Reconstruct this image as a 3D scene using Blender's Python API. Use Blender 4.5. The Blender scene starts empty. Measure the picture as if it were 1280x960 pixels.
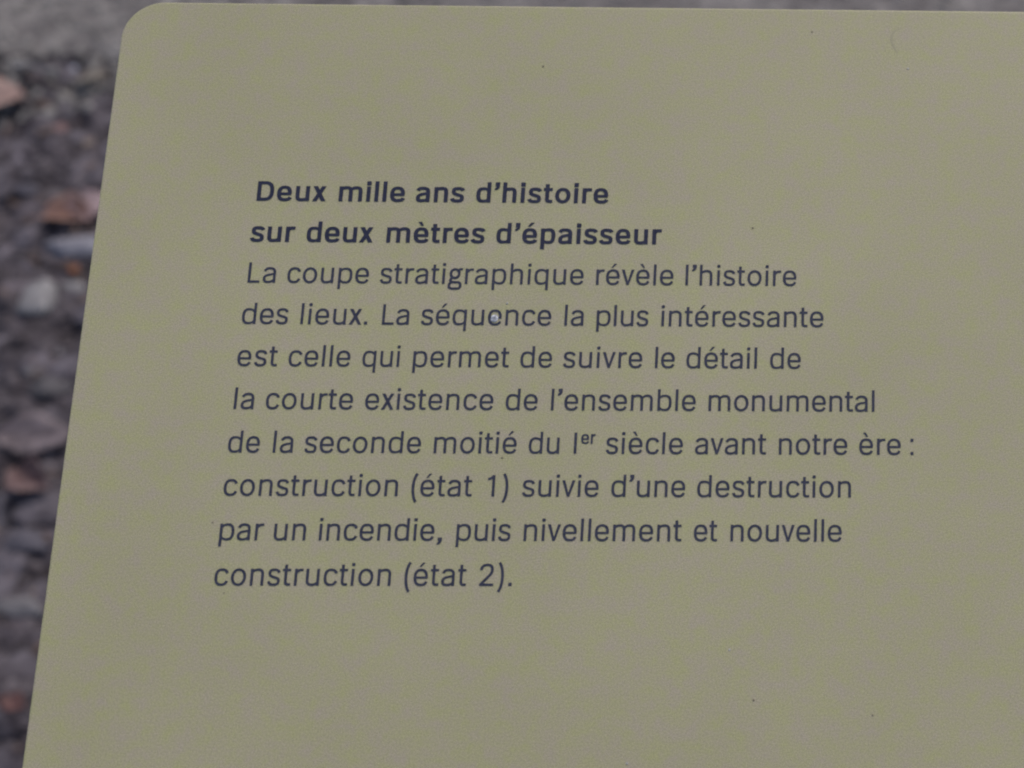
import bpy, bmesh, math, random
import numpy as np
from mathutils import Vector, Matrix, noise
from mathutils.geometry import delaunay_2d_cdt

sc = bpy.context.scene
COL = sc.collection
R = math.radians

# ------------------------------------------------------------------ camera
cam_data = bpy.data.cameras.new("camera")
cam = bpy.data.objects.new("camera", cam_data)
COL.objects.link(cam)
cam.matrix_world = Matrix((
    (0.9996578782, -0.0047608340, -0.0257188848, 0.17474179),
    (-0.0125649590, 0.7749950036, -0.6318424378, -0.31280242),
    (0.0229401042, 0.6319494275, 0.7746700412, 1.25693969),
    (0, 0, 0, 1)))
cam_data.sensor_width = 36.0
cam_data.lens = 2000.0 / 1280.0 * 36.0
cam_data.shift_x = -(1179.32546 - 640.0) / 1280.0
cam_data.clip_start = 0.02
cam_data.clip_end = 500.0
cam_data.dof.use_dof = True
cam_data.dof.focus_distance = 0.425
cam_data.dof.aperture_fstop = 11.8
sc.camera = cam

# ------------------------------------------------------------------ light: flat overcast sky
SUN_EL, SUN_AZ = 60.0, 35.0          # azimuth measured clockwise from +Y
world = bpy.data.worlds.new("World")
sc.world = world
world.use_nodes = True
nt = world.node_tree
nt.nodes.clear()
wo = nt.nodes.new("ShaderNodeOutputWorld")
bg = nt.nodes.new("ShaderNodeBackground")
sky = nt.nodes.new("ShaderNodeTexSky")
sky.sky_type = 'NISHITA'
sky.sun_disc = False
sky.sun_elevation = R(SUN_EL)
sky.sun_rotation = R(SUN_AZ)
sky.air_density = 1.0
sky.dust_density = 4.0
sky.ozone_density = 1.0
bg.inputs["Strength"].default_value = 0.09
nt.links.new(sky.outputs[0], bg.inputs["Color"])
nt.links.new(bg.outputs[0], wo.inputs["Surface"])
sun_d = bpy.data.lights.new("sun", 'SUN')
sun_d.energy = 1.0
sun_d.angle = R(25)
sun_d.color = (1.0, 0.95, 0.88)
sun = bpy.data.objects.new("sun", sun_d)
COL.objects.link(sun)
sd = Vector((math.sin(R(SUN_AZ)) * math.cos(R(SUN_EL)), math.cos(R(SUN_AZ)) * math.cos(R(SUN_EL)), math.sin(R(SUN_EL))))
sun.rotation_euler = sd.to_track_quat('Z', 'Y').to_euler()
sc.view_settings.view_transform = 'Standard'
sc.view_settings.look = 'None'
sc.view_settings.exposure = 0.16
sc.view_settings.gamma = 1.0
sc.cycles.pixel_filter_type = 'BLACKMAN_HARRIS'
sc.cycles.filter_width = 2.15


# ------------------------------------------------------------------ helpers
def srgb(r, g, b):
    f = lambda c: c / 12.92 if c <= 0.04045 else ((c + 0.055) / 1.055) ** 2.4
    return (f(r / 255), f(g / 255), f(b / 255), 1.0)


def link(name, me, mat=None, parent=None):
    o = bpy.data.objects.new(name, me)
    COL.objects.link(o)
    if mat is not None:
        me.materials.append(mat)
    if parent is not None:
        o.parent = parent
    return o


def mesh(name, verts, faces, smooth=False):
    me = bpy.data.meshes.new(name)
    me.from_pydata([tuple(v) for v in verts], [], [tuple(f) for f in faces])
    me.update()
    if smooth:
        me.polygons.foreach_set("use_smooth", [True] * len(me.polygons))
    return me


def mat_base(name, rough=0.7, spec=0.3):
    m = bpy.data.materials.new(name)
    m.use_nodes = True
    b = m.node_tree.nodes["Principled BSDF"]
    b.inputs["Roughness"].default_value = rough
    b.inputs["Specular IOR Level"].default_value = spec
    return m, m.node_tree, b


def mottled(name, ca, cb, scale, rough=0.8, spec=0.2, bump=0.3, bscale=None, dist=0.002, lo=0.35, hi=0.65, detail=5.0):
    """two colours mixed by object-space noise, plus fine relief"""
    m, t, b = mat_base(name, rough, spec)
    tc = t.nodes.new("ShaderNodeTexCoord")
    n = t.nodes.new("ShaderNodeTexNoise")
    n.inputs["Scale"].default_value = scale
    n.inputs["Detail"].default_value = detail
    n.inputs["Roughness"].default_value = 0.6
    t.links.new(tc.outputs["Object"], n.inputs["Vector"])
    cr = t.nodes.new("ShaderNodeValToRGB")
    cr.color_ramp.elements[0].position = lo
    cr.color_ramp.elements[1].position = hi
    cr.color_ramp.elements[0].color = ca
    cr.color_ramp.elements[1].color = cb
    t.links.new(n.outputs["Fac"], cr.inputs["Fac"])
    t.links.new(cr.outputs["Color"], b.inputs["Base Color"])
    if bump:
        n2 = t.nodes.new("ShaderNodeTexNoise")
        n2.inputs["Scale"].default_value = bscale or scale * 3
        n2.inputs["Detail"].default_value = 6.0
        t.links.new(tc.outputs["Object"], n2.inputs["Vector"])
        bp = t.nodes.new("ShaderNodeBump")
        bp.inputs["Strength"].default_value = bump
        bp.inputs["Distance"].default_value = dist
        t.links.new(n2.outputs["Fac"], bp.inputs["Height"])
        t.links.new(bp.outputs["Normal"], b.inputs["Normal"])
    return m


# ------------------------------------------------------------------ ground
PATH_Y = 1.185          # near border of the grey path


def border(x):
    return PATH_Y + 0.03 * noise.noise(Vector((x * 7.0, 3.1, 0.0))) + 0.008 * noise.noise(Vector((x * 31.0, 9.1, 0.0)))


def height(x, y):
    v = Vector((x, y, 0.0))
    s = border(x)
    k = min(max((y - s) / 0.07 + 0.5, 0.0), 1.0)
    k = k * k * (3 - 2 * k)
    soil = (0.018 * noise.noise(v * 9.0) + 0.013 * noise.noise(v * 24.0 + Vector((5, 2, 1)))
            + 0.008 * noise.noise(v * 60.0 + Vector((1, 7, 3))) + 0.0035 * noise.noise(v * 140.0))
    pth = 0.014 + 0.003 * noise.noise(v * 12.0) + 0.0022 * noise.noise(v * 55.0) + 0.0012 * noise.noise(v * 150.0)
    return soil * (1 - k) + pth * k


def axis(lo, hi, step, far):
    a = list(np.arange(lo, hi + step * 0.5, step))
    d, x = step, a[-1]
    while x < far:
        d *= 1.35
        x += d
        a.append(x)
    d, x = step, a[0]
    while x > -far:
        d *= 1.35
        x -= d
        a.insert(0, x)
    return a


# soil: dense where the strip beside the panel shows it, coarser outwards
def sheet(name, xs, ys, zoff, keep):
    verts = [(x, y, height(x, y) + zoff) for y in ys for x in xs]
    w = len(xs)
    faces = []
    for j in range(len(ys) - 1):
        for i in range(w - 1):
            if keep((xs[i] + xs[i + 1]) / 2, (ys[j] + ys[j + 1]) / 2):
                faces.append((j * w + i, j * w + i + 1, (j + 1) * w + i + 1, (j + 1) * w + i))
    return mesh(name, verts, faces, True)


M_SOIL = mottled("damp_soil", (0.028, 0.023, 0.028, 1), (0.155, 0.134, 0.156, 1), 34.0, 0.75, 0.35, 0.8, 160.0, 0.004, 0.36, 0.70)
M_PATH = mottled("grey_grit_path", (0.095, 0.086, 0.09, 1), (0.33, 0.31, 0.30, 1), 22.0, 0.85, 0.2, 0.6, 190.0, 0.002, 0.33, 0.68)

soil = link("soil", sheet("soil", axis(-1.05, -0.45, 0.0045, 30), axis(0.15, 1.25, 0.0045, 30), 0.0, lambda x, y: True), M_SOIL)
soil["kind"] = "structure"
# the path is a separate sheet laid a few millimetres over the soil beyond its border
path = link("path", sheet("path", axis(-1.05, 0.45, 0.007, 30), [y for y in axis(1.14, 1.45, 0.006, 30)], 0.004,
                          lambda x, y: y > border(x) + 0.004), M_PATH)
path["kind"] = "structure"

# ------------------------------------------------------------------ loose crumbs of earth, grit on the path
rnd = random.Random(11)


def lump(bm_v, bm_f, c, r, flat, seed, sides=6):
    """irregular low lump: 3 rings, about 20 triangles"""
    rr = random.Random(seed)
    a0 = rr.random() * 6.28
    base = len(bm_v)
    el = 0.7 + rr.random() * 0.6
    ca, sa = math.cos(a0), math.sin(a0)
    for ring, (k, z) in enumerate(((1.0, -0.25), (0.85, 0.35), (0.45, 0.8))):
        for i in range(sides):
            a = i / sides * 2 * math.pi + ring * 0.4
            q = k * r * (0.78 + 0.44 * rr.random())
            x, y = q * math.cos(a) * el, q * math.sin(a)
            bm_v.append((c[0] + x * ca - y * sa, c[1] + x * sa + y * ca, c[2] + r * flat * z * (0.8 + 0.4 * rr.random())))
    bm_v.append((c[0], c[1], c[2] + r * flat * 0.95))
    for ring in range(2):
        for i in range(sides):
            j = (i + 1) % sides
            bm_f.append((base + ring * sides + i, base + ring * sides + j, base + (ring + 1) * sides + j, base + (ring + 1) * sides + i))
    for i in range(sides):
        bm_f.append((base + 2 * sides + i, base + 2 * sides + (i + 1) % sides, base + 3 * sides))


def scatter(name, n, box, rmin, rmax, flat, mat, test=None, lift=0.0, seed=1):
    V, F = [], []
    g = random.Random(seed)
    k = 0
    while k < n:
        x, y = g.uniform(box[0], box[1]), g.uniform(box[2], box[3])
        if test and not test(x, y):
            k += 1
            continue
        r = rmin + (rmax - rmin) * g.random() ** 3
        lump(V, F, (x, y, height(x, y) + lift), r, flat, g.random())
        k += 1
    o = link(name, mesh(name, V, F, False), mat)
    o["kind"] = "stuff"
    return o


M_CRUMB = mottled("earth_crumb", (0.058, 0.048, 0.055, 1), (0.19, 0.168, 0.186, 1), 55.0, 0.8, 0.3, 0.5, 300.0, 0.002, 0.38, 0.66)
M_GRIT = mottled("path_grit", (0.10, 0.095, 0.095, 1), (0.42, 0.40, 0.385, 1), 45.0, 0.85, 0.2, 0.4, 300.0, 0.001, 0.35, 0.68)
M_CLOD = mottled("greyish_clod", (0.040, 0.033, 0.041, 1), (0.215, 0.195, 0.225, 1), 22.0, 0.8, 0.25, 0.6, 160.0, 0.003, 0.38, 0.68)
M_LITTER = mottled("leaf_crumb", (0.06, 0.04, 0.035, 1), (0.22, 0.16, 0.14, 1), 60.0, 0.7, 0.3, 0.3, 200.0, 0.001)
scatter("soil_crumbs", 6500, (-1.15, -0.35, 0.10, 1.2), 0.0018, 0.011, 0.6, M_CRUMB, lambda x, y: y < border(x) - 0.004, 0.0, 3)
scatter("earth_clods", 1000, (-1.15, -0.35, 0.10, 1.2), 0.008, 0.030, 0.30, M_CLOD, lambda x, y: y < border(x) - 0.004, 0.0, 23)
scatter("spilled_grit", 2000, (-1.1, -0.55, 1.06, 1.22), 0.0015, 0.010, 0.6, M_GRIT, lambda x, y: y < border(x) and rnd.random() < 1 - (border(x) - y) / 0.11, 0.004, 6)
scatter("path_grit", 7000, (-1.1, 0.6, 1.14, 1.55), 0.0015, 0.008, 0.6, M_GRIT, lambda x, y: y > border(x), 0.004, 4)
# small broken leaf bits between the crumbs
LV, LF = [], []
g = random.Random(8)
for k in range(450):
    x, y = g.uniform(-1.1, -0.4), g.uniform(0.1, 1.2)
    if y > border(x):
        continue
    a, s, t = g.random() * 6.28, g.uniform(0.003, 0.010), g.uniform(-0.5, 0.5)
    z = height(x, y) + 0.003 + g.random() * 0.004
    b0 = len(LV)
    for (u, v, w) in ((-1, 0, 0), (-0.2, 0.5, 0.18), (0.8, 0.35, 0.0), (1.0, -0.1, 0.1), (0.1, -0.55, 0.25)):
        p = (u * s, v * s * 0.8, w * s + u * s * t)
        LV.append((x + p[0] * math.cos(a) - p[1] * math.sin(a), y + p[0] * math.sin(a) + p[1] * math.cos(a), z + p[2]))
    LF += [(b0, b0 + 4, b0 + 1), (b0 + 1, b0 + 4, b0 + 2), (b0 + 2, b0 + 4, b0 + 3)]
lit = link("leaf_crumbs", mesh("leaf_crumbs", LV, LF), M_LITTER)
md = lit.modifiers.new("thickness", 'SOLIDIFY')
md.thickness = 0.0004
lit["kind"] = "stuff"

# ------------------------------------------------------------------ leaves, stones and twig that can be told apart
ITEMS = [
('leaf', -0.8720, 1.1232, 0.0686, 0.0579, 26, 'pinktan', 'large pinkish-tan leaf with its tip pointing right, lying where the soil meets the grey path'),
    ('leaf', -0.7250, 0.9306, 0.0538, 0.0499, -50, 'rust', 'curled rust-rimmed leaf pressed against the left edge of the panel, lying on a pale stone'),
    ('leaf', -0.7109, 0.9480, 0.0489, 0.0481, -60, 'palepink', 'pale pink leaf added as the lit side of the curled rust-rimmed leaf, touching the panel edge'),  # extra leaf; its pale colour stands for the rust-rimmed leaf's lit side
    ('leaf', -0.6563, 0.6311, 0.0774, 0.0445, -30, 'mauve', 'broad mauve-grey dead leaf lying flat beside the lower left edge of the panel'),
    ('leaf', -0.6386, 0.5744, 0.0499, 0.0397, -30, 'redbrown', 'folded reddish-brown leaf below the broad mauve-grey leaf'),
    ('leaf', -0.6694, 0.5985, 0.0229, 0.0134, -15, 'pinktan', 'narrow pinkish leaf lying just left of the folded reddish-brown leaf'),
    ('leaf', -0.7856, 1.0776, 0.0146, 0.0137, 0, 'pink', 'tiny pink leaf scrap on dark soil below the grey path'),
    ('leaf', -0.7482, 1.0593, 0.0145, 0.0148, -30, 'tan', 'tiny tan leaf scrap touching the panel edge near its upper left corner'),
    ('leaf', -0.6965, 0.8562, 0.0118, 0.0127, 0, 'orange', 'tiny orange leaf scrap between the two pale stones by the panel edge'),
    ('leaf', -0.5803, 0.3466, 0.0233, 0.0189, -20, 'darkred', 'dark red leaf lying in the shade at the bottom of the soil strip'),
    ('leaf', -0.6412, 0.4887, 0.0190, 0.0119, 0, 'tan', 'small tan leaf scrap above the grey slab stone'),
    ('leaf', -0.8863, 1.3114, 0.0256, 0.0136, 0, 'darkred', 'dark red leaf lying on the grey path, farthest from the reader'),
    ('stone', -0.7110, 0.8876, 0.0564, 0.0491, -8, 'bluegrey', 'smooth blue-grey stone under the curled rust-rimmed leaf'),
    ('stone', -0.7138, 0.8084, 0.0548, 0.0519, -20, 'palegrey', 'largest pale grey stone on the soil, below the orange leaf scrap by the panel'),
    ('stone', -0.6953, 0.8344, 0.0369, 0.0230, -40, 'palegrey', 'narrow pale stone leaning over the largest pale grey stone'),
    ('stone', -0.7865, 0.8916, 0.0188, 0.0406, 0, 'mauvegrey', 'mauve-grey stone cut by the left picture edge beside the blue-grey stone'),
    ('stone', -0.8144, 1.0281, 0.0215, 0.0292, 0, 'mauvegrey', 'round mauve-grey pebble in the upper part of the dark soil'),
    ('stone', -0.7963, 0.9833, 0.0301, 0.0243, 0, 'slate', 'slate-grey pebble just below the round mauve-grey pebble'),
    ('stone', -0.7564, 0.9787, 0.0353, 0.0199, -30, 'greygreen', 'flat greenish grey stone slanting across the upper soil strip'),
    ('stone', -0.8228, 1.1183, 0.0204, 0.0185, 0, 'grey', 'small grey pebble beside the pinkish-tan leaf tip'),
    ('stone', -0.6948, 0.7171, 0.0256, 0.0160, -10, 'grey', 'small flat grey stone in the middle of the soil strip'),
    ('stone', -0.6786, 0.7466, 0.0162, 0.0142, 0, 'grey', 'small grey pebble close to the panel edge below the largest pale stone'),
    ('stone', -0.6715, 0.6946, 0.0524, 0.0397, -10, 'midgrey', 'dull grey flat stone above the broad mauve-grey leaf'),
    ('stone', -0.6666, 0.5523, 0.0255, 0.0562, 0, 'slate', 'upright slate-grey stone at the left picture edge beside the folded leaf'),
    ('stone', -0.6300, 0.5148, 0.0590, 0.0314, 0, 'slate', 'wide slate-coloured flat stone below the folded reddish-brown leaf'),
    ('stone', -0.6106, 0.4666, 0.0123, 0.0163, 0, 'tan', 'small tan pebble between the slate-coloured stone and the grey slab'),
    ('stone', -0.6173, 0.4449, 0.0544, 0.0304, -14, 'grey', 'grey slab stone near the bottom of the soil strip'),
    ('stone', -0.7753, 1.1584, 0.0338, 0.0399, 0, 'beige', 'small slate-coloured pebble below the grey slab stone'),
    ('stone', -0.8082, 1.1854, 0.0095, 0.0095, 0, 'bluewhite', 'blocky beige stone at the edge of the grey path beside the twig'),
    ('stone', -0.5919, 0.3979, 0.0140, 0.0158, 0, 'slate', 'tiny bluish white stone chip at the end of the twig'),
    ('stone', -0.7671, 1.3167, 0.0653, 0.0223, 0, 'bluegrey', 'wide blue-grey stone on the path just beyond the rounded corner of the panel'),
    ('stone', -0.8326, 1.3139, 0.0237, 0.0136, 0, 'palegrey', 'pale grey pebble on the path left of the wide blue-grey stone'),
    ('stone', -0.8545, 1.3151, 0.0217, 0.0123, 0, 'grey', 'grey pebble on the path beside the farthest dark red leaf'),
    ('stone', 0.2299, 1.3277, 0.0181, 0.0151, 0, 'palegrey', 'pale grey pebble showing above the top edge of the panel near its right end'),
    ('stone', 0.0292, 1.3274, 0.0261, 0.0125, 0, 'greygreen', 'greenish grey pebble showing above the right half of the top panel edge'),
    ('stone', -0.3342, 1.3258, 0.0299, 0.0100, 0, 'mauvegrey', 'wide mauve-grey pebble showing above the middle of the top panel edge'),
    ('stone', -0.4975, 1.3262, 0.0339, 0.0100, 0, 'mauvegrey', 'mauve-grey pebble above the top panel edge, above the first word of the heading'),
    ('stone', -0.6499, 1.3251, 0.0298, 0.0099, 0, 'grey', 'grey pebble above the top panel edge, nearest the rounded corner'),
    ('stone', 0.2854, 1.3302, 0.0403, 0.0151, 0, 'slate', 'dark slate pebble at the far right above the top panel edge'),
    ('stone', -0.0857, 1.3270, 0.0280, 0.0125, 0, 'bluegrey', 'blue-grey pebble above the top panel edge, right of the middle'),
    ('twig', -0.8306, 1.1576, 0.0544, 0.0082, -2, 'palegrey', 'pale dry twig lying along the border of the grey path and the dark soil'),
]

PAL = {
    'pinktan': ((0.30, 0.20, 0.175, 1), (0.42, 0.29, 0.26, 1)),
    'rust': ((0.26, 0.13, 0.075, 1), (0.40, 0.28, 0.27, 1)),
    'palepink': ((0.27, 0.20, 0.21, 1), (0.42, 0.32, 0.34, 1)),  # light on the rust-rimmed leaf, put into a leaf colour
    'mauve': ((0.10, 0.08, 0.088, 1), (0.235, 0.195, 0.21, 1)),
    'redbrown': ((0.10, 0.055, 0.058, 1), (0.25, 0.175, 0.17, 1)),
    'pink': ((0.26, 0.15, 0.15, 1), (0.38, 0.25, 0.25, 1)),
    'tan': ((0.20, 0.16, 0.14, 1), (0.34, 0.28, 0.25, 1)),
    'orange': ((0.24, 0.095, 0.05, 1), (0.34, 0.16, 0.09, 1)),
    'darkred': ((0.07, 0.035, 0.035, 1), (0.16, 0.075, 0.07, 1)),
    'bluegrey': ((0.22, 0.215, 0.255, 1), (0.34, 0.335, 0.38, 1)),
    'palegrey': ((0.18, 0.172, 0.182, 1), (0.38, 0.37, 0.38, 1)),
    'mauvegrey': ((0.17, 0.15, 0.18, 1), (0.28, 0.255, 0.29, 1)),
    'greygreen': ((0.12, 0.13, 0.12, 1), (0.21, 0.22, 0.20, 1)),
    'grey': ((0.14, 0.135, 0.145, 1), (0.25, 0.24, 0.255, 1)),
    'midgrey': ((0.085, 0.08, 0.088, 1), (0.16, 0.15, 0.16, 1)),
    'slate': ((0.085, 0.080, 0.10, 1), (0.15, 0.142, 0.17, 1)),
    'beige': ((0.17, 0.15, 0.13, 1), (0.27, 0.24, 0.21, 1)),
    'bluewhite': ((0.42, 0.48, 0.58, 1), (0.60, 0.66, 0.75, 1)),
}
MATS = {}


def pal(c, kind):
    key = (c, kind)
    if key not in MATS:
        a, b = PAL[c]
        if kind == 'leaf':
            MATS[key] = mottled("leaf_" + c, a, b, 70.0, 0.55, 0.4, 0.5, 220.0, 0.001)
        elif kind == 'twig':
            MATS[key] = mottled("bark_" + c, a, b, 120.0, 0.8, 0.2, 0.5, 400.0, 0.001)
        else:
            MATS[key] = mottled("stone_" + c, a, b, 60.0, 0.8, 0.25, 0.5, 260.0, 0.001)
    return MATS[key]


def make_stone(x, y, w, d, rot, mat, seed, blocky=0.0):
    rr = random.Random(seed)
    h = min(w, d) * (0.50 + 0.2 * rr.random())
    bm = bmesh.new()
    bmesh.ops.create_icosphere(bm, subdivisions=3, radius=1.0)
    o3 = Vector((rr.random() * 50, rr.random() * 50, rr.random() * 50))
    # a few cutting planes give broken facets
    cuts = []
    for i in range(9):
        n = Vector((rr.gauss(0, 1), rr.gauss(0, 1), rr.gauss(0.2, 0.5))).normalized()
        cuts.append((n, 0.42 + 0.28 * rr.random()))
    for v in bm.verts:
        p = v.co.copy()
        for n, dd in cuts:
            e = p.dot(n) - dd
            if e > 0:
                p -= n * e * 0.85
        p *= 1 + 0.24 * noise.noise(p * 1.6 + o3) + 0.05 * noise.noise(p * 5 + o3)
        v.co = Vector((p.x * w / 2, p.y * d / 2, p.z * h / 2))
    me = bpy.data.meshes.new("stone")
    bm.to_mesh(me)
    bm.free()
    me.polygons.foreach_set("use_smooth", [True] * len(me.polygons))
    o = link("stone", me, mat)
    o.location = (x, y, height(x, y) + h * 0.10 + (0.006 if w < 0.012 or 1.14 < y < 1.17 else 0.0))
    o.rotation_euler = (rr.uniform(-0.15, 0.15), rr.uniform(-0.15, 0.15), R(rot))
    return o


def make_leaf(x, y, w, d, rot, mat, seed, fold=0.5, cup=0.25):
    """veined blade with a wavy margin, creased along the midrib, plus a thin stalk"""
    rr = random.Random(seed)
    nu, nv = 14, 4
    rr0 = rr.random()
    V, F = [], []
    ph = rr.random() * 6
    for i in range(nu + 1):
        t = i / nu
        half = (math.sin(math.pi * min(1, t * 0.93 + 0.06)) ** (0.8 + 0.3 * rr0))  * d / 2 * (1 + 0.10 * math.sin(9 * t + ph)) + 0.0004
        for j in range(-nv, nv + 1):
            s = j / nv
            ax = (t - 0.5) * w
            ay = s * half * (1 - 0.1 * fold * abs(s))
            az = abs(s) * half * fold + cup * w * 0.35 * ((t - 0.5) * 2) ** 2 * (0.6 + 0.4 * math.sin(ph + 3 * s)) \
                + 0.05 * w * math.sin(5 * t + ph + 2 * s) * abs(s) + 0.012 * w * math.sin(26 * t - abs(s) * 6)
            V.append((ax, ay, az))
    m = 2 * nv + 1
    for i in range(nu):
        for j in range(m - 1):
            F.append((i * m + j, i * m + j + 1, (i + 1) * m + j + 1, (i + 1) * m + j))
    root = bpy.data.objects.new("leaf", None)
    COL.objects.link(root)
    root.empty_display_size = 0.01
    blade = link("blade", mesh("blade", V, F, True), mat, root)
    md = blade.modifiers.new("thickness", 'SOLIDIFY')
    md.thickness = 0.0005
    # stalk + midrib: tapered tube
    SV, SF = [], []
    pts = []
    for i in range(9):
        t = -0.28 + i * 0.14
        zc = cup * w * 0.35 * ((min(max(t, 0), 1) - 0.5) * 2) ** 2 * (0.6 + 0.4 * math.sin(ph)) + 0.0006
        if t < 0:
            zc += t * w * 0.25
        pts.append(((t - 0.5) * w, 0.02 * w * math.sin(t * 5), zc, 0.022 * d * (1.25 - t)))
    for (px, py, pz, r) in pts:
        for k in range(5):
            a = k * 2 * math.pi / 5
            SV.append((px, py + r * math.cos(a), pz + r * math.sin(a)))
    for i in range(len(pts) - 1):
        for k in range(5):
            SF.append((i * 5 + k, i * 5 + (k + 1) % 5, (i + 1) * 5 + (k + 1) % 5, (i + 1) * 5 + k))
    link("stalk", mesh("stalk", SV, SF, True), mat, root)
    root.location = (x, y, height(x, y) + 0.005 + 0.05 * d)
    root.rotation_euler = (rr.uniform(-0.25, 0.25), rr.uniform(-0.2, 0.2), R(rot))
    if w > 0.052:
        root.rotation_euler[0:2] = (0.12, 0.0)
        root.location.z += 0.008
    return root


def make_twig(x, y, w, d, rot, mat, seed):
    V, F = [], []
    n = 12
    z0 = max(height(x - w / 2, y), height(x + w / 2, y), height(x, y)) + 0.009
    for i in range(n + 1):
        t = i / n
        r = 0.0032 * (1.15 - 0.5 * t) * (1 + 0.25 * (i in (4, 9)))
        yy = 0.004 * math.sin(t * 5)
        for k in range(6):
            a = k * math.pi / 3
            V.append(((t - 0.5) * w, yy + r * math.cos(a), r * math.sin(a) + 0.002 * math.sin(t * 8)))
    for i in range(n):
        for k in range(6):
            F.append((i * 6 + k, i * 6 + (k + 1) % 6, (i + 1) * 6 + (k + 1) % 6, (i + 1) * 6 + k))
    F += [tuple(range(5, -1, -1)), tuple(n * 6 + k for k in range(6))]
    o = link("twig", mesh("twig", V, F, True), mat)
    o.location = (x, y, z0)
    o.rotation_euler = (0, 0, R(rot))
    return o


for i, (kind, x, y, w, d, rot, c, lab) in enumerate(ITEMS):
    if kind == 'leaf':
        o = make_leaf(x, y, w, d * 0.9, rot, pal(c, 'leaf'), 40 + i, 0.9 if c in ('rust', 'redbrown') else 0.3, 0.12 if c == 'mauve' or w > 0.05 else 0.35)
    elif kind == 'stone':
        o = make_stone(x, y, w * 1.05, d, rot, pal(c, 'stone'), 70 + i)
    else:
        o = make_twig(x, y, w, d, rot, pal(c, 'twig'), 5)
    o["label"] = lab
    o["category"] = kind
    if kind != 'twig':
        o["group"] = "dead leaves on the ground" if kind == 'leaf' else "stones on the ground"

# ------------------------------------------------------------------ the panel
TILT = R(25)
root = bpy.data.objects.new("information_panel", None)
COL.objects.link(root)
root.location = (0.0, 0.0, 0.0)
root["label"] = "beige information panel with rounded corner and dark blue French text, on a steel post"
root["category"] = "sign"
MM = 0.001
# panel frame: X right, Y up the sheet, Z out of its face; origin at the left end of the first text baseline
PM = Matrix.Translation((0, 0, 0.95)) @ Matrix.Rotation(TILT, 4, 'X')


def panel_part(name, me, mat, parent=root):
    o = link(name, me, mat, parent)
    if parent is root:
        o.matrix_world = PM
    return o


X0, YT = -41.33 * MM, 58.46 * MM
X1, YB = 760 * MM, -480 * MM
RAD = 11.0 * MM


def outline(inset):
    pts = []
    x0, x1, yt, yb = X0 + inset, X1 - inset, YT - inset, YB + inset
    r = RAD - inset
    for cx, cy, a0 in ((x1 - r, yt - r, 0), (x0 + r, yt - r, 90), (x0 + r, yb + r, 180), (x1 - r, yb + r, 270)):
        for k in range(17):
            a = R(a0 + 90 * k / 16)
            pts.append((cx + r * math.cos(a), cy + r * math.sin(a)))
    return pts


def board_mesh():
    prof = [(0.55 * MM, 0.0), (0.30 * MM, -0.05 * MM), (0.12 * MM, -0.16 * MM), (0.0, -0.40 * MM), (0.0, -5.6 * MM), (0.4 * MM, -6.0 * MM)]
    V, F = [], []
    for ins, z in prof:
        for p in outline(ins):
            V.append((p[0], p[1], z))
    n = 68
    for i in range(len(prof) - 1):
        for k in range(n):
            F.append((i * n + k, (i + 1) * n + k, (i + 1) * n + (k + 1) % n, i * n + (k + 1) % n))
    F.append(tuple(range(n)))
    F.append(tuple(len(prof) * n - 1 - k for k in range(n)))
    return mesh("board", V, F)


# beige satin print: very slight two-tone mottle and fine grain, as a printed laminate has
M_BOARD, t, b = mat_base("beige_laminate", 0.42, 0.5)
tc = t.nodes.new("ShaderNodeTexCoord")


def nz(scale, detail=2.0, rough=0.5):
    n = t.nodes.new("ShaderNodeTexNoise")
    n.inputs["Scale"].default_value = scale
    n.inputs["Detail"].default_value = detail
    n.inputs["Roughness"].default_value = rough
    t.links.new(tc.outputs["Object"], n.inputs["Vector"])
    return n


def ramp(n, p0, c0, p1, c1):
    r = t.nodes.new("ShaderNodeValToRGB")
    r.color_ramp.elements[0].position = p0
    r.color_ramp.elements[0].color = c0
    r.color_ramp.elements[1].position = p1
    r.color_ramp.elements[1].color = c1
    t.links.new(n.outputs["Fac"], r.inputs["Fac"])
    return r


def mul(a, b_, f=1.0):
    m = t.nodes.new("ShaderNodeMix")
    m.data_type = 'RGBA'
    m.blend_type = 'MULTIPLY'
    m.inputs[0].default_value = f
    t.links.new(a, m.inputs[6])
    t.links.new(b_, m.inputs[7])
    return m.outputs[2]


hue = ramp(nz(190.0, 5.0, 0.7), 0.34, (0.488, 0.435, 0.322, 1), 0.66, (0.474, 0.466, 0.242, 1))
grain = ramp(nz(3500.0, 2.5, 0.75), 0.34, (0.64, 0.64, 0.64, 1), 0.66, (1.30, 1.30, 1.30, 1))
cloud = ramp(nz(11.0, 3.0), 0.3, (0.955, 0.955, 0.95, 1), 0.7, (1.04, 1.04, 1.045, 1))
mp = t.nodes.new("ShaderNodeMapping")          # faint wipe marks, mostly along the sheet
mp.inputs["Scale"].default_value = (14.0, 190.0, 50.0)
mp.inputs["Rotation"].default_value = (0, 0, R(4))
t.links.new(tc.outputs["Object"], mp.inputs["Vector"])
wn = nz(1.0, 4.0, 0.65)
t.links.new(mp.outputs["Vector"], wn.inputs["Vector"])
wipe = ramp(wn, 0.52, (1.0, 1.0, 1.0, 1), 0.95, (1.03, 1.03, 1.05, 1))
colr = mul(mul(mul(hue.outputs["Color"], grain.outputs["Color"]), cloud.outputs["Color"]), wipe.outputs["Color"])
t.links.new(colr, b.inputs["Base Color"])
bp = t.nodes.new("ShaderNodeBump")
bp.inputs["Strength"].default_value = 0.05
bp.inputs["Distance"].default_value = 0.0002
t.links.new(nz(1500.0, 3.0).outputs["Fac"], bp.inputs["Height"])
t.links.new(bp.outputs["Normal"], b.inputs["Normal"])
board = panel_part("board", board_mesh(), M_BOARD)

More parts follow.
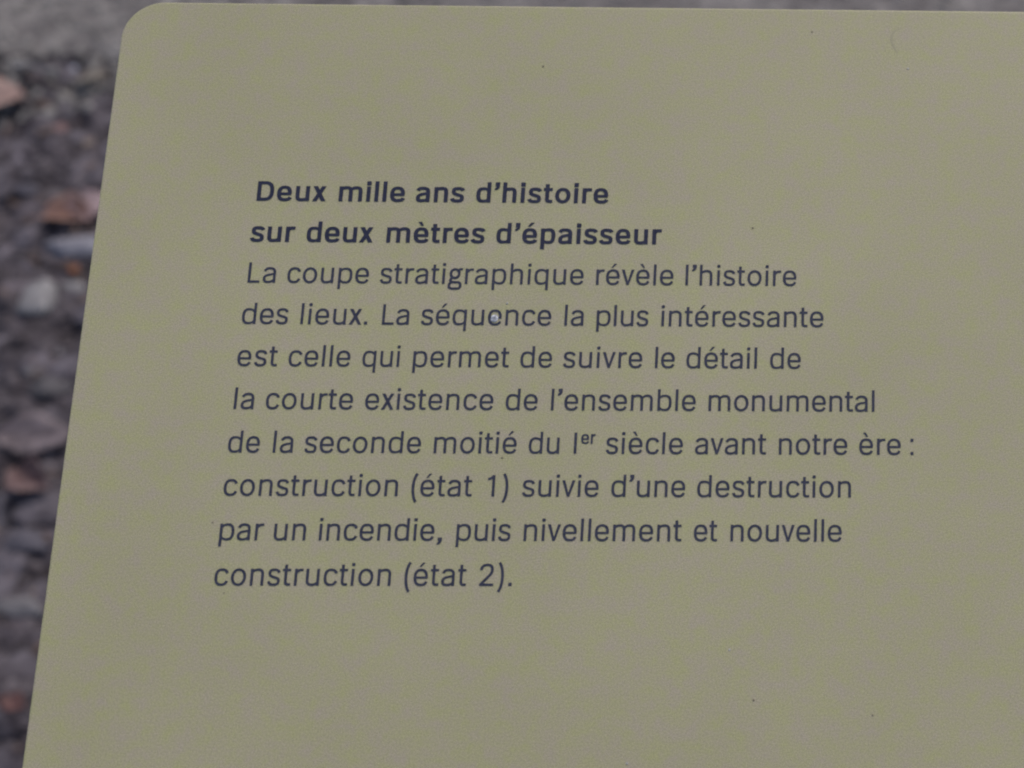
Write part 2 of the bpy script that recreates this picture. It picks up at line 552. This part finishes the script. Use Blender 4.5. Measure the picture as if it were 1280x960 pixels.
# ------------------------------------------------------------------ lettering: news-gothic style glyphs drawn as strokes
# units: cap height = 1, baseline y = 0
XH = 0.765


class Pen:
    def __init__(self, bold, heavy=False):
        self.s = 0.192 if bold else 0.128
        self.h = 0.156 if bold else 0.110
        if heavy:
            self.s, self.h = 0.165, 0.135
        self.polys = []

    def rect(self, x0, y0, x1, y1):
        self.polys.append([(x0, y0), (x1, y0), (x1, y1), (x0, y1)])

    def poly(self, *p):
        self.polys.append(list(p))

    def path(self, p0, *segs, t0=1.0, t1=1.0, closed=False):
        """centre line of cubic (6 numbers) and straight (2 numbers) segments; weight follows direction"""
        pts = [p0]
        for sgm in segs:
            a = pts[-1]
            if len(sgm) == 2:
                for k in range(1, 5):
                    pts.append((a[0] + (sgm[0] - a[0]) * k / 4, a[1] + (sgm[1] - a[1]) * k / 4))
            else:
                b1, c1, d1 = sgm[0:2], sgm[2:4], sgm[4:6]
                for k in range(1, 15):
                    q = k / 14
                    pts.append(tuple((1 - q) ** 3 * a[i] + 3 * q * (1 - q) ** 2 * b1[i] + 3 * q * q * (1 - q) * c1[i] + q ** 3 * d1[i] for i in (0, 1)))
        N = len(pts)
        L, Rr = [], []
        for i, p in enumerate(pts):
            if closed:
                a, c = pts[(i - 1) % (N - 1)], pts[(i + 1) % (N - 1)]
            else:
                a, c = pts[max(i - 1, 0)], pts[min(i + 1, N - 1)]
            dx, dy = c[0] - a[0], c[1] - a[1]
            l = math.hypot(dx, dy) or 1
            dx, dy = dx / l, dy / l
            w = math.sqrt((self.s * dy) ** 2 + (self.h * dx) ** 2) / 2
            e = i / (N - 1)
            tap = 1.0
            if e < 0.30:
                tap *= t0 + (1 - t0) * e / 0.30
            if e > 0.70:
                tap *= t1 + (1 - t1) * (1 - e) / 0.30
            w *= tap
            L.append((p[0] - dy * w, p[1] + dx * w))
            Rr.append((p[0] + dy * w, p[1] - dx * w))
        for i in range(N - 1):
            self.polys.append([Rr[i], Rr[i + 1], L[i + 1], L[i]])

    def ring(self, x0, y0, x1, y1, kx=0.60, ky=0.58):
        """closed bowl given by its outer box"""
        x0 += self.s / 2; x1 -= self.s / 2; y0 += self.h / 2; y1 -= self.h / 2
        cx, cy, a, b_ = (x0 + x1) / 2, (y0 + y1) / 2, (x1 - x0) / 2, (y1 - y0) / 2
        self.path((cx, y1), (cx - a * kx, y1, x0, cy + b_ * ky, x0, cy), (x0, cy - b_ * ky, cx - a * kx, y0, cx, y0),
                  (cx + a * kx, y0, x1, cy - b_ * ky, x1, cy), (x1, cy + b_ * ky, cx + a * kx, y1, cx, y1), closed=True)


def glyph(ch, bold, heavy=False):
    p = Pen(bold, heavy)
    s, h = p.s, p.h
    hs, hh = s / 2, h / 2
    B = 0.06 if bold else 0.0
    X, O = XH, 0.012
    A = 1.035
    St, Rd = (0.100, 0.068) if bold else (0.118, 0.078)      # side bearings: stem, round

    def arch(x0, x1, xs=None):
        xr = x1 - hs
        xm = x0 + (x1 - x0) * 0.56
        p.path((x0 + s * 0.55, X - 0.215), (x0 + s * 0.75, X - 0.09, xm - 0.13, X + O - hh, xm, X + O - hh),
               (xm + (xr - xm) * 0.72, X + O - hh, xr, X - 0.12, xr, X - 0.27), (xr, 0.0), t0=0.62)

    def ebody(W):
        yb = 0.375 if not bold else 0.365
        xr = W - hs
        x0 = hs
        cx = W / 2
        p.path((xr, yb), (xr, yb + 0.22, cx + 0.19, X + O - hh, cx, X + O - hh),
               (cx - 0.18, X + O - hh, x0, X - 0.16, x0, X / 2), (x0, 0.16, cx - 0.17, -O + hh, cx + 0.01, -O + hh),
               (cx + 0.13, -O + hh, W - 0.115, 0.065, W - 0.062, 0.19))
        p.rect(hs, yb - hh * 0.9, W - s * 0.10, yb + hh * 0.9)

    def accent(cx, dirn):
        y0, y1 = 0.855, 1.055
        a, b_ = (cx - 0.075, cx + 0.075) if dirn > 0 else (cx + 0.075, cx - 0.075)
        wv = s * (0.44 if not bold else 0.42)
        dx = 0.6 * dirn
        p.poly((a - wv * 0.9, y0), (a + wv * 0.5, y0), (b_ + wv * 1.25, y1), (b_ - wv * 1.05, y1))

    L = Rb = Rd
    if ch == 'D':
        W = 0.80
        p.rect(0, 0, s, 1)
        p.path((s * 0.5, 1 - hh), (0.34, 1 - hh), (0.60, 1 - hh, W - hs, 0.80, W - hs, 0.5), (W - hs, 0.20, 0.60, hh, 0.34, hh), (s * 0.5, hh))
        L, Rb = St, Rd
    elif ch == 'L':
        W = 0.555
        p.rect(0, 0, s, 1); p.rect(s * 0.5, 0, W, h)
        L, Rb = St, 0.045
    elif ch == 'I':
        W = s; p.rect(0, 0, s, 1); L = Rb = St
    elif ch == 'l':
        W = s; p.rect(0, 0, s, A); L = Rb = St
    elif ch == 'i':
        W = s; p.rect(0, 0, s, X); e = 0.014
        dy = A - s * 1.12
        p.poly((-e, dy + 0.03), (-e + 0.03, dy), (s + e - 0.03, dy), (s + e, dy + 0.03), (s + e, A - 0.03), (s + e - 0.03, A), (-e + 0.03, A), (-e, A - 0.03))
        L = Rb = St
    elif ch == 'n':
        W = 0.605 + B; p.rect(0, 0, s, X); arch(0, W); L = Rb = St
    elif ch == 'h':
        W = 0.605 + B; p.rect(0, 0, s, A); arch(0, W); L = Rb = St
    elif ch == 'm':
        W = 1.02 + 1.6 * B
        c = W / 2 + hs
        p.rect(0, 0, s, X); arch(0, c); arch(c - s, W); L = Rb = St
    elif ch == 'u':
        W = 0.605 + B; p.rect(0, 0, s, X); arch(0, W)
        p.polys = [[(W - x, X - y) for x, y in q] for q in p.polys]; L = Rb = St
    elif ch == 'r':
        W = 0.385 + B
        p.rect(0, 0, s, X)
        p.path((s * 0.55, X - 0.25), (s * 0.8, X - 0.10, 0.20, X + 0.004 - hh, 0.30, X + 0.004 - hh), (W, X + 0.004 - hh), t0=0.65)
        L, Rb = St, 0.02
    elif ch in 'pqbd':
        W = 0.66 + B * 0.6
        top = {'p': X, 'q': X, 'b': A, 'd': A}[ch]; bot = {'p': -0.285, 'q': -0.285, 'b': 0, 'd': 0}[ch]
        p.rect(0, bot, s, top)
        xr = W - hs; xl = s * 0.5; cx = W * 0.53
        p.path((xl, X - 0.23), (xl + 0.05, X - 0.09, cx - 0.15, X + O - hh, cx, X + O - hh), (cx + 0.19, X + O - hh, xr, X - 0.17, xr, X / 2),
               (xr, 0.17, cx + 0.19, -O + hh, cx, -O + hh), (cx - 0.15, -O + hh, xl + 0.05, 0.09, xl, 0.23), t0=0.7, t1=0.7)
        L, Rb = St, Rd
        if ch in 'qd':
            p.polys = [[(W - x, y) for x, y in q] for q in p.polys]
            L, Rb = Rd, St
    elif ch == 'o':
        W = 0.675 + B; p.ring(0, -O, W, X + O)
    elif ch in 'eéè':
        W = 0.645 + B; ebody(W)
        if ch == 'é': accent(W * 0.55, 1)
        if ch == 'è': accent(W * 0.47, -1)
    elif ch == 'c':
        W = 0.615 + B; cx = W / 2 + 0.01
        p.path((W - 0.055, X - 0.205), (W - 0.10, X - 0.075, cx + 0.11, X + O - hh, cx, X + O - hh), (cx - 0.18, X + O - hh, hs, X - 0.16, hs, X / 2),
               (hs, 0.16, cx - 0.18, -O + hh, cx, -O + hh), (cx + 0.12, -O + hh, W - 0.10, 0.08, W - 0.05, 0.21))
        Rb = 0.05
    elif ch == 's':
        W = 0.555 + B; cx = W / 2
        p.path((W - 0.055, X - 0.175), (W - 0.09, X - 0.08, cx + 0.13, X + O - hh, cx + 0.005, X + O - hh), (cx - 0.14, X + O - hh, 0.015 + hs, X - 0.09, 0.015 + hs, X - 0.205),
               (0.015 + hs, X - 0.335, cx - 0.10, X / 2 + 0.035, cx + 0.01, X / 2 - 0.005), (cx + 0.13, X / 2 - 0.05, W - hs, 0.345, W - hs, 0.205),
               (W - hs, 0.075, cx + 0.13, -O + hh, cx - 0.005, -O + hh), (cx - 0.14, -O + hh, 0.085, 0.075, 0.05, 0.195))
        L = Rb = 0.065
    elif ch == 'a':
        W = 0.60 + B
        xr = W - hs
        p.path((0.075, X - 0.185), (0.12, X - 0.075, 0.20, X + O - hh, 0.315, X + O - hh), (0.44, X + O - hh, xr, X - 0.10, xr, X - 0.24), (xr, 0.0))
        p.path((xr - hs * 0.2, 0.452), (xr - 0.14, 0.40, hs, 0.43, hs, 0.205), (hs, 0.075, 0.14, -O + hh, 0.245, -O + hh), (0.37, -O + hh, xr - 0.05, 0.07, xr, 0.20), t0=0.8, t1=0.75)
        L, Rb = 0.068, 0.105
    elif ch == 'g':
        W = 0.66 + B
        p.ring(0.045, 0.245, 0.565 + B, X + O)
        # ear
        p.path((0.47, X - 0.075), (0.53, X - 0.035), (W, X - 0.035))
        # link and loop
        p.path((0.19, 0.29), (0.09, 0.24, 0.06, 0.11, 0.20, 0.09), (0.30, 0.078, 0.42, 0.085, 0.45, 0.083),
               (0.56, 0.075, W - hs - 0.01, 0.01, W - hs - 0.01, -0.085), (W - hs - 0.01, -0.205, 0.52, -0.29 + hh, 0.315, -0.29 + hh),
               (0.13, -0.29 + hh, hs - 0.01, -0.215, hs - 0.01, -0.105), (hs - 0.01, -0.02, 0.07, 0.05, 0.19, 0.085))
        L, Rb = 0.05, 0.02
    elif ch == 't':
        W = 0.385 + B
        x = 0.085
        p.rect(x, 0.2, x + s, 0.955)
        p.rect(0, X - h, W - 0.015, X)
        p.path((x + hs, 0.24), (x + hs, 0.09, x + hs + 0.03, hh, x + hs + 0.13, hh), (W, hh))
        L, Rb = 0.035, 0.045
    elif ch == 'v':
        W = 0.60 + B; e = s * 1.08
        p.poly((0, X), (e, X), (W / 2 + s * 0.42, 0), (W / 2 - s * 0.42, 0)); p.poly((W, X), (W / 2 + s * 0.42, 0), (W / 2 - s * 0.42, 0), (W - e, X))
        L = Rb = 0.03
    elif ch == 'x':
        W = 0.585 + B; e = s * (1.22 if not bold else 1.12)
        p.poly((0.01, X), (0.01 + e, X), (W, 0), (W - e, 0)); p.poly((W - 0.01, X), (W - 0.01 - e, X), (0, 0), (e, 0))
        L = Rb = 0.03
    elif ch == '1':
        W = 0.33
        p.rect(W - s, 0, W, 1.0)
        p.path((0.0, 0.815), (0.10, 0.82, 0.18, 0.86, W - s * 0.6, 0.955), t1=0.8)
        L, Rb = 0.17, 0.27
    elif ch == '2':
        W = 0.64
        p.path((hs * 0.9, 0.72), (hs, 0.87, 0.16, 1 + O - hh, 0.33, 1 + O - hh), (0.49, 1 + O - hh, W - hs - 0.02, 0.89, W - hs - 0.02, 0.725),
               (W - hs - 0.02, 0.52, 0.34, 0.40, 0.075, h * 0.7))
        p.rect(0.0, 0, W, h)
        L, Rb = 0.09, 0.09
    elif ch in '()':
        W = 0.27
        p.path((W - 0.03, 1.06), (0.02, 0.80, 0.02, 0.0, W - 0.03, -0.27))
        if ch == ')':
            p.polys = [[(W - x, y) for x, y in q] for q in p.polys]
        L = Rb = 0.07
    elif ch == '.':
        W = s * 1.2; p.rect(0, 0, W, s * 1.15); L, Rb = 0.10, 0.12
    elif ch == ':':
        W = s * 1.1; p.rect(0, 0, W, s * 1.1); p.rect(0, X - s * 1.1, W, X); L = Rb = 0.11
    elif ch in ',’':
        W = s * (1.75 if not bold else 1.3)
        d = 0 if ch == ',' else A - s * 1.15
        p.poly((0.03, d + s * 1.15), (W, d + s * 1.15), (W, d), (0.03, d))
        p.poly((W * 0.45, d + 0.01), (W, d + 0.01), (W * 0.86, d - 0.085), (W * 0.50, d - 0.165), (0.0, d - 0.185), (0.0, d - 0.125), (W * 0.30, d - 0.085))
        L, Rb = (0.09, 0.10) if ch == ',' else (0.06, 0.045)
    else:
        raise ValueError(ch)
    return p.polys, W, L, Rb


CACHE = {}


def glyph_mesh(ch, bold, heavy=False):
    """union of the strokes as one clean triangulation"""
    k = (ch, bold, heavy)
    if k in CACHE:
        return CACHE[k]
    polys, W, L, Rb = glyph(ch, bold, heavy)
    vv, ff = [], []
    tri = []
    for q in polys:
        for i in range(1, len(q) - 1):
            tri.append([q[0], q[i], q[i + 1]])
    for q in tri:
        ar = sum(q[i][0] * q[(i + 1) % len(q)][1] - q[(i + 1) % len(q)][0] * q[i][1] for i in range(len(q)))
        if abs(ar) < 1e-7:
            continue
        if ar < 0:
            q = q[::-1]
        b0 = len(vv)
        vv += [Vector(pt) for pt in q]
        ff.append([b0 + i for i in range(len(q))])
    ov, oe, of, _, _, orig = delaunay_2d_cdt(vv, [], ff, 0, 1e-5)
    tris = [tuple(f) for f, og in zip(of, orig) if len(og)]
    CACHE[k] = ([(v.x, v.y) for v in ov], tris, W, L, Rb)
    return CACHE[k]


# each line: depth of the baseline below the first one (mm), words with the left and right end of their ink (mm)
TEXT = [
    (-0.08, [('Deux', 0.61, 19.06), ('mille', 22.48, 40.14), ('ans', 43.16, 56.02), ('d’histoire', 59.29, 94.81)]),
    (11.54, [('sur', 0.22, 11.84), ('deux', 14.97, 32.61), ('mètres', 36.21, 62.32), ('d’épaisseur', 65.48, 109.69)]),
    (23.03, [('La', 0.61, 7.92), ('coupe', 10.98, 32.49), ('stratigraphique', 35.48, 89.41), ('révèle', 92.75, 113.35), ('l’histoire', 116.55, 146.21)]),
    (34.46, [('des', 0.21, 12.27), ('lieux.', 15.6, 33.14), ('La', 36.98, 44.05), ('séquence', 47.24, 81.46), ('la', 84.98, 90.02), ('plus', 93.45, 107.15), ('intéressante', 110.62, 153.67)]),
    (45.97, [('est', 0.21, 10.62), ('celle', 13.54, 29.6), ('qui', 32.77, 42.43), ('permet', 45.96, 71.08), ('de', 74.03, 82.36), ('suivre', 85.32, 106.05), ('le', 109.42, 114.6), ('détail', 117.65, 136.28), ('de', 139.73, 147.85)]),
    (57.54, [('la', 0.6, 5.74), ('courte', 8.8, 31.31), ('existence', 34.46, 67.73), ('de', 70.95, 79.26), ('l’ensemble', 82.77, 120.54), ('monumental', 123.9, 167.47)]),
    (69.11, [('de', 0.28, 8.42), ('la', 11.83, 16.96), ('seconde', 19.94, 49.82), ('moitié', 53.18, 74.52), ('du', 77.66, 85.59), ('I', 89.46, 89.94), ('^er', 91.14, 94.84), ('siècle', 97.69, 117.63), ('avant', 120.79, 139.29), ('notre', 142.6, 160.47), ('ère', 163.57, 174.45), (':', 177.07, 177.65)]),
    (80.44, [('construction', 0.37, 44.83), ('(état', 48.23, 63.8), ('1)', 67.74, 73.15), ('suivie', 76.74, 96.32), ('d’une', 99.6, 118.66), ('destruction', 121.74, 161.56)]),
    (91.96, [('par', 0.56, 11.68), ('un', 14.31, 22.4), ('incendie,', 25.78, 57.06), ('puis', 60.63, 74.44), ('nivellement', 77.8, 118.16), ('et', 121.29, 127.3), ('nouvelle', 130.69, 159.33)]),
    (103.52, [('construction', 0.51, 44.94), ('(état', 48.28, 63.96), ('2).', 67.3, 75.54)]),
]

CAP = 5.62
M_INK2 = mottled("slate_blue_ink", (0.034, 0.039, 0.067, 1), (0.066, 0.070, 0.106, 1), 1100.0, 0.5, 0.25, 0.0)
M_INK = mottled("dark_blue_ink", (0.023, 0.027, 0.056, 1), (0.039, 0.043, 0.080, 1), 900.0, 0.5, 0.25, 0.0)

for li, (vy, words) in enumerate(TEXT):
    bold = li < 2
    V, F = [], []
    for word, ua, ub in words:
        cap, up = CAP, 0.0
        if word[0] == '^':
            word, cap, up = word[1:], CAP * 0.60, CAP * 0.47
        gl = [glyph_mesh(c, bold, cap != CAP) for c in word]
        nat = sum(q[2] for q in gl) * cap + sum((gl[i][4] + gl[i + 1][3]) for i in range(len(gl) - 1)) * cap
        tgt = ub - ua
        if len(gl) > 1:
            track = (tgt - nat) / (len(gl) - 1)
            # keep the gaps natural: take half of any large misfit as a tiny width change
            sx = 1.0
            if abs(track) > 0.05 * cap:
                sx = 1 + (tgt - nat) / nat * 0.6
                track = (tgt - nat * sx) / (len(gl) - 1)
            x = ua
        else:
            sx, track = 1.0, 0.0
            x = (ua + ub) / 2 - gl[0][2] * cap / 2
        for i, (gv, gf, W, L, Rb) in enumerate(gl):
            b0 = len(V)
            V += [((x + a * cap * sx) * MM, (-vy + up + b_ * cap) * MM, 0.12 * MM) for a, b_ in gv]
            F += [tuple(b0 + k for k in f) for f in gf]
            x += W * cap * sx + track
            if i + 1 < len(gl):
                x += (Rb + gl[i + 1][3]) * cap * sx
        print("W %d %s nat %.2f tgt %.2f sx %.3f tr %.3f" % (li + 1, word, nat, tgt, sx, track / cap))
    o = panel_part("text_line", mesh("text_line", V, F), M_INK if bold else M_INK2)
    o["label"] = ("bold printed line reading " if bold else "printed line reading ") + " ".join(w[0].strip('^') for w in words)

# ------------------------------------------------------------------ wear on the print
M_CHIP = mottled("pale_chip", (0.26, 0.28, 0.33, 1), (0.80, 0.83, 0.88, 1), 1100.0, 0.35, 0.5, 0.6, 2500.0, 0.0004)
M_SPECK = mottled("dark_speck", (0.21, 0.19, 0.145, 1), (0.27, 0.245, 0.18, 1), 2000.0, 0.8, 0.2, 0.0)
M_WHITE = mottled("white_speck", (0.45, 0.45, 0.43, 1), (0.55, 0.55, 0.53, 1), 2000.0, 0.8, 0.2, 0.0)
M_SCR = mottled("scratch_grey", (0.41, 0.385, 0.265, 1), (0.45, 0.42, 0.29, 1), 2000.0, 0.7, 0.2, 0.0)


def dome(name, x, y, rx, ry, hgt, mat, seed, label=None):
    rr = random.Random(seed)
    V, F = [], []
    n = 10
    off = [0.8 + 0.4 * rr.random() for _ in range(n)]
    for k, z in ((1.0, 0.1), (0.6, 0.75)):
        for i in range(n):
            a = i * 2 * math.pi / n
            V.append(((x + rx * k * off[i] * math.cos(a)) * MM, (y + ry * k * off[i] * math.sin(a)) * MM, 0.13 * MM + hgt * z * MM))
    V.append((x * MM, y * MM, (0.13 + hgt) * MM))
    for i in range(n):
        j = (i + 1) % n
        F += [(i, j, n + j, n + i), (n + i, n + j, 2 * n)]
    # skirt so that the drop stands on the sheet
    for i in range(n):
        V.append((V[i][0], V[i][1], 0.02 * MM))
    for i in range(n):
        j = (i + 1) % n
        F.append((2 * n + 1 + i, 2 * n + 1 + j, j, i))
    o = panel_part(name, mesh(name, V, F), mat)
    if label:
        o["label"] = label
    return o


SPECKS = [
    (66.44, -32.55, 0.94, 1.10, 'paint_chip', 'C'),
    (149.03, 51.42, 0.28, 0.29, 'speck', 'D'),
    (75.00, 40.18, 0.30, 0.31, 'speck', 'D'),
    (134.12, -6.65, 0.34, 0.35, 'speck', 'D'),
    (71.01, -70.20, 0.43, 0.26, 'speck', 'D'),
    (-1.48, -87.38, 0.19, 0.20, 'speck', 'D'),
    (137.77, -132.07, 0.34, 0.35, 'speck', 'D'),
    (167.73, -135.83, 0.28, 0.29, 'speck', 'D'),
    (3.29, -105.36, 0.21, 0.20, 'speck', 'D'),
    (131.36, -119.54, 0.32, 0.40, 'speck', 'W'),
    (106.87, -147.49, 0.32, 0.40, 'speck', 'W'),
    (175.91, 40.54, 0.32, 0.33, 'speck', 'W'),
    (69.54, -28.31, 0.30, 0.35, 'speck', 'W'),
]
SCRATCH = [(173.85, 52.93), (172.28, 52.17), (171.40, 50.94), (171.18, 49.47), (171.64, 47.77), (172.32, 46.56), (172.99, 45.11), ]

for i, (x, y, rx, ry, nm, k) in enumerate(SPECKS):
    if k == 'C':
        dome(nm, x, y, rx, ry, 0.25, M_CHIP, i, "shiny pale drop inside the e of the word séquence")
    else:
        dome(nm, x, y, rx * 0.85, ry * 0.85, 0.05, M_SPECK if k == 'D' else M_WHITE, i)
V, F = [], []
for i, (x, y) in enumerate(SCRATCH):
    w = 0.36 * math.sin(math.pi * (i + 0.6) / (len(SCRATCH) + 0.2)) + 0.03
    V += [((x - w) * MM, y * MM, 0.03 * MM), ((x + w) * MM, (y - 0.1) * MM, 0.03 * MM)]
for i in range(len(SCRATCH) - 1):
    F.append((2 * i, 2 * i + 2, 2 * i + 3, 2 * i + 1))
panel_part("scratch", mesh("scratch", V, F), M_SCR)["label"] = "faint curved scuff near the top right of the sheet"


# ------------------------------------------------------------------ what carries the board (hidden below it)
M_STEEL = mottled("grey_painted_steel", (0.10, 0.10, 0.105, 1), (0.14, 0.14, 0.145, 1), 40.0, 0.45, 0.5, 0.1, 300.0, 0.0005)


def box_mesh(name, x0, x1, y0, y1, z0, z1, bev=0.0):
    bm = bmesh.new()
    bmesh.ops.create_cube(bm, size=1.0)
    for v in bm.verts:
        v.co = Vector(((x0 + x1) / 2 + v.co.x * (x1 - x0), (y0 + y1) / 2 + v.co.y * (y1 - y0), (z0 + z1) / 2 + v.co.z * (z1 - z0)))
    if bev:
        bmesh.ops.bevel(bm, geom=bm.edges[:], offset=bev, segments=2, affect='EDGES')
    me = bpy.data.meshes.new(name)
    bm.to_mesh(me)
    bm.free()
    return me


panel_part("support_frame", box_mesh("support_frame", 0.08, 0.64, -0.36, -0.06, -0.030, -0.0062, 0.002), M_STEEL)
bx, by = 0.36, -0.19
post = link("post", box_mesh("post", bx - 0.04, bx + 0.04, by - 0.03, by + 0.03, -0.05, 0.845, 0.003), M_STEEL, root)
